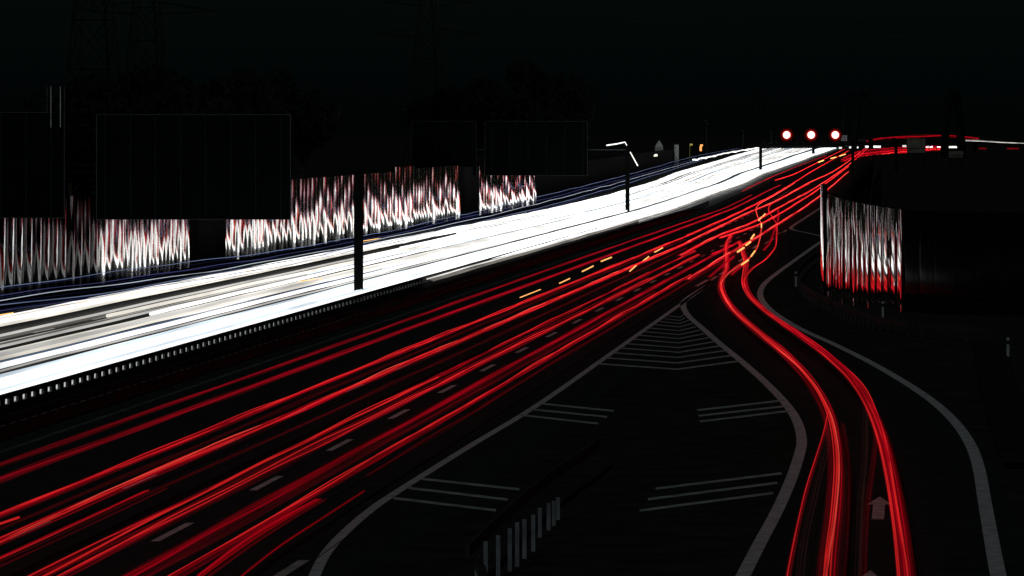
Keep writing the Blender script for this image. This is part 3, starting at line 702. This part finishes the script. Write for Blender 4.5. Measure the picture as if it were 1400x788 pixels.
# -- slip road trails
def ramp(pts,st,label,z=.72,amp=.02):
    p=catmull([P(x,y,z) for x,y in pts],10)
    return trail('tail_light_trail',p,st,RED,label,'light trail','tail light trails of the slip road',amp,8)
LB=[(1000,322),(993,336),(993,352),(993,368),(987,384),(987,398),(999,420),(1030,450),(1070,482),(1104,517),(1127,553),(1139,590),(1144,640),(1141,700),(1134,760),(1131,800)]
RB=[(1012,332),(1016,346),(1020,360),(1019,374),(1018,388),(1025,405),(1049,428),(1090,457),(1130,487),(1166,522),(1190,560),(1207,605),(1219,655),(1230,720),(1238,788),(1239,805)]
ramp(LB,bundle(.54,13,(1,4,5,2,0,0,0),.028,.05)+[(.02,.12,.016,4),(-.14,.10,.014,3)],'broad red trail along the left side of the slip road')
ramp(RB,bundle(.54,12,(1,4,5,2,0,0,0),.028,.05)+[(.18,.12,.016,4),(-.1,.1,.012,3)],'broad red trail along the right side of the slip road')
LA=[(1086,251),(1058,268),(1040,278),(1034,286),(1036,296),(1041,307),(1040,322),(1035,340),(1024,354),(1004,368),(991,380),(986,394),(1002,424),(1036,455),(1078,489),(1110,522),(1133,560),(1144,600),(1147,645),(1142,705),(1133,765),(1128,800)]
RA=[(1107,251),(1075,268),(1056,278),(1051,287),(1056,297),(1062,307),(1062,322),(1060,338),(1048,354),(1030,367),(1019,380),(1019,392),(1030,411),(1062,435),(1105,462),(1148,495),(1182,530),(1202,575),(1215,625),(1226,690),(1239,770),(1242,800)]
ramp(LA,[(0,0,.020,5),(.06,.03,.018,4)],'hot orange line weaving off the motorway down the left side of the slip road',.8)
ramp(RA,[(0,0,.020,4),(.06,.03,.018,3)],'hot red line weaving off the motorway down the right side of the slip road',.8)
ramp([(1064,286),(1064,300),(1058,318),(1053,332),(1045,342)],[(0,0,.06,2),(.12,0,.05,1)],'short dark red curl between the two weaving lines at the merge')
ramp([(1070,445),(1120,478),(1160,510),(1188,550),(1205,590),(1216,630)],[(0,0,.028,3),(.1,.04,.025,2)],'thin red line on the outer flank of the right slip road trail',.95)
ramp([(1134,560),(1128,590),(1117,625),(1103,670),(1090,725),(1080,775),(1075,805)],bundle(.14,4,(0,2,4,3,0,0,0),.02,.032),'red trail forking off straight to the left foot of the slip road')
ramp([(1138,580),(1130,620),(1115,680),(1102,740),(1094,805)],bundle(.34,6,(4,1,0,0,0,0,6),.03,.05),'dusky brown trail between the two left feet of the slip road trails',.62)
ramp([(1190,545),(1197,585),(1194,630),(1186,690),(1182,740),(1180,805)],bundle(.16,5,(2,5,2,0,0,0,0),.02,.035),'dark red trail forking off inside the right slip road trail')
ramp([(1183,560),(1183,620),(1177,690),(1172,805)],bundle(.30,6,(5,1,0,0,0,0,6),.03,.05),'dusky brown trail inside the right slip road trail, left of the arrows',.6)
ramp([(1152,580),(1160,640),(1158,720),(1152,805)],bundle(.22,5,(6,3,0,0,0,0,2),.03,.045),'dusky red trail clinging to the right flank of the left slip road trail',.6)
ramp([(1208,590),(1219,650),(1227,720),(1232,805)],bundle(.26,6,(5,4,0,0,0,0,0),.03,.045),'dark red trail clinging to the inner flank of the right slip road trail',.6)
# -- amber indicator flashes
def flash(x0,y0,x1,y1,r,label,m=AMB,z=.8):
    a=P(x0,y0,z); c=P(x1,y1,z); b=MB(); b.tube([a,a.lerp(c,.08),a.lerp(c,.5),a.lerp(c,.92),c],r*.75,n=6)
    tag(b.build('indicator_flash',m,at=tuple(a)),label,'light flash','amber indicator flashes')
order=['lowest','second lowest','third lowest','fourth lowest']
for k,q in enumerate([(711,407,739,396),(765,387.5,779,381),(796,371.5,811,364),(822,357.5,836,352)]): flash(*q,.035+.01*k,order[k]+' amber flash in the row climbing left of the bright red trails',AMBW)
for k,q in enumerate([(861,371,870,363),(878,358,887,351),(895,345,906,339)]): flash(*q,.055,['lowest','middle','highest'][k]+' amber flash lying on the brightest red trail',AMBW)
for k,q in enumerate([(1008.5,344.5,1017,339),(1020,335.5,1026,331),(1027,326.5,1031,321)]): flash(*q,.10,['lowest','middle','highest'][k]+' amber flash on the dark red stub at the merge',AMBW,.9)
for k,q in enumerate([(1014,362,1023,356),(1027,350.5,1032,343.5),(1041,311,1041,306),(1037,301.5,1041,297.5),(1043,296,1046,292.5)]): flash(*q,.08,['lowest','second','third','fourth','highest'][k]+' amber flash along the weaving hot orange line',AMBW,.9)
for k,q in enumerate([(1119,222,1126,219.5),(1136,217,1143,215),(1148,213.5,1156,211)]): flash(*q,.18,['left','middle','right'][k]+' small amber flash among the far red lines')
for k,q in enumerate([(-4,431.5,18,428),(80,418,128,411),(178,402,222,394),(260,388.5,288,384),(335,373,360,369),(408,385,440,381),(495,330,520,326)]): flash(*q,.035,['first','second','third','fourth','fifth','sixth','seventh'][k]+' amber dash from the left along the oncoming white lanes')

# ------------------------------------------------------------------ trees, hedge, pylons
def leaf_cloud(rx,rz,zc,n,sz,seed,lobes=9):
    r=random.Random(seed); b=MB(); L=[]
    for _ in range(lobes):
        a=r.uniform(0,6.28); q=r.uniform(.15,.7); L.append((Vector((math.cos(a)*rx*q,math.sin(a)*rx*q,zc+r.uniform(-.65,.7)*rz)),r.uniform(.28,.5)))
    for _ in range(n):
        c,k=r.choice(L); d=Vector((r.gauss(0,1),r.gauss(0,1),r.gauss(0,1))).normalized()*(r.random()**.45)
        p=c+Vector((d.x*rx*k,d.y*rx*k,d.z*rz*k)); s=sz*r.uniform(.5,1.2)
        u=Vector((r.gauss(0,1),r.gauss(0,1),r.gauss(0,1))).normalized(); v=u.orthogonal().normalized()
        b.face([p-u*s,p+v*s*.6,p+u*s,p-v*s*.6])
    return b
def tree_proto(h,rx,seed):
    r=empty('tree',(0,0,0),'x','tree'); b=MB()
    b.tube([Vector((0,0,0)),Vector((.1,.1,h*.3)),Vector((-.1,.2,h*.75))],.32,r2=.1,n=8)
    rr_=random.Random(seed)
    for i in range(6):
        a=rr_.uniform(0,6.28); z=h*rr_.uniform(.3,.6); b.tube([Vector((0,.1,z)),Vector((math.cos(a)*rx*.5,math.sin(a)*rx*.5,z+h*.18))],.1,r2=.03,n=5)
    b.build('trunk',M['bark'],r); leaf_cloud(rx,h*.36,h*.62,2600,.42,seed).build('crown',M['leaf'],r); return r
protos=[tree_proto(16,5.5,1),tree_proto(18,5,2),tree_proto(14,6,3)]; used=[0,0,0]
spots=[(95,94,420),(150,88,440),(215,92,460),(262,97,470),(300,87,500),(345,100,520),(382,92,540),(415,108,560),(600,120,900),(640,105,950),(690,95,900),(735,86,950),(775,105,1000)]
labs=['leftmost dark tree behind the big sign boards','rounded dark tree behind the left part of the largest sign board','dark tree over the middle of the largest sign board','lower dark tree behind the right half of the largest sign board','tallest dark tree above the largest sign board','dark tree just right of the tallest one behind the sign boards','dark tree behind the right end of the largest sign board','dark tree right of the largest sign board','faint tree left of the second gantry boards','faint tree above the left board of the second gantry','faint tree above the middle of the second gantry','tallest faint tree above the second gantry','faint tree above the right end of the second gantry']
for i,((px,yt,Y),lb) in enumerate(zip(spots,labs)):
    k=i%3
    t=protos[k] if not used[k] else copy_tree(protos[k]); used[k]=1
    top=H-(yt-HY)*Y/F; s=top/(.98*(16,18,14)[k])
    t.location=((px-700)*Y/F,Y,0); t.scale=(s,s,s); t.rotation_euler=(0,0,i*1.3); tag(t,lb,'tree','trees beyond the noise wall')
# dark bushes between the slip road wall and the outbound road
bp=None
for i,(px,yt,Y) in enumerate([(1134,250,400),(1145,241,450),(1155,232,520),(1164,224,600),(1172,217,700),(1178,213,780),(1186,225,640),(1160,246,430),(1180,243,480)]):
    h=H-(yt-HY)*Y/F
    if bp is None:
        bp=empty('bush',(0,0,0),'x','bush'); leaf_cloud(1.0,.5,.5,1500,.10,9,10).build('foliage',M['leaf'],bp); b=MB()
        b.tube([Vector((0,0,0)),Vector((.02,0,.5))],.05,r2=.02); b.build('stem',M['bark'],bp); t=bp
    else: t=copy_tree(bp)
    wd=(7*Y/F); t.location=((px-700)*Y/F+1.2,Y,0); t.scale=(max(.8,wd*1.2),3.5,h); t.rotation_euler=(0,0,0)
    tag(t,['black bush at the left end of the reflecting wall top','black bush second from the reflecting wall in the climbing row','black bush in the lower middle of the climbing row','black bush in the upper middle of the climbing row','black bush second from the far end of the climbing row','black bush at the far top end of the climbing row','black bush behind the far end of the row','low black bush right behind the reflecting panels','low black bush behind the row, beside the bend'][i],'bush','dark bushes above the reflecting wall')
def pylon_proto():
    r=empty('pylon',(0,0,0),'x','pylon'); b=MB(); hh=46; s=lambda z:3.6*(1-z/hh)**1.1+.5
    zs=[0,6,12,18,24,29,34,39,43,46]
    for a,c in zip(zs,zs[1:]):
        A_=[Vector((sx*s(a),sy*s(a),a)) for sx,sy in ((-1,-1),(1,-1),(1,1),(-1,1))]; C_=[Vector((sx*s(c),sy*s(c),c)) for sx,sy in ((-1,-1),(1,-1),(1,1),(-1,1))]
        for i in range(4):
            j=(i+1)%4; b.tube([A_[i],C_[i]],.16,n=4); b.tube([A_[i],C_[j]],.09,n=4); b.tube([A_[j],C_[i]],.09,n=4); b.tube([C_[i],C_[j]],.09,n=4)
    b.build('mast',M['lattice'],r)
    for z,l in ((28,11),(34,9),(40,6)):
        b=MB()
        for sx in (-1,1):
            tip=Vector((sx*l,0,z+.6))
            for sy in (-1,1):
                b.tube([Vector((sx*s(z),sy*s(z),z)),tip],.11,n=4); b.tube([Vector((sx*s(z),sy*s(z),z+1.8)),tip],.09,n=4)
            for q in (.3,.6): b.tube([Vector((sx*l*q,.0,z)),Vector((sx*l*(q+.15),0,z+1.4))],.07,n=4)
        b.build('cross_arm',M['lattice'],r)
    return r
py=pylon_proto()
pl_=[(128,620,'near lattice pylon above the largest sign board, left one of two'),(200,760,'lattice pylon above the largest sign board, right one of two'),(585,950,'lattice pylon faint against the sky above the second gantry')]
for i,(px,Y,lb) in enumerate(pl_):
    t=py if i==0 else copy_tree(py); t.location=((px-700)*Y/F,Y,0); t.rotation_euler=(0,0,.35); tag(t,lb,'pylon','power line pylons')
for k,(ya,ybb,lb) in enumerate(((8,40,'upper'),(14,53,'middle'),(24,62,'lower'))):
    pts=[]
    for i in range(31):
        u=i/30; x=585+u*900; y=ya+(ybb-ya)*u+10*4*u*(1-u)*.35
        pts.append(PD(x,y,950+u*350))
    b=MB(); b.tube(pts,.05,n=4); tag(b.build('power_cable',M['lattice'],at=tuple(pts[0])),lb+' power cable hanging across the dark sky at the right','cable')
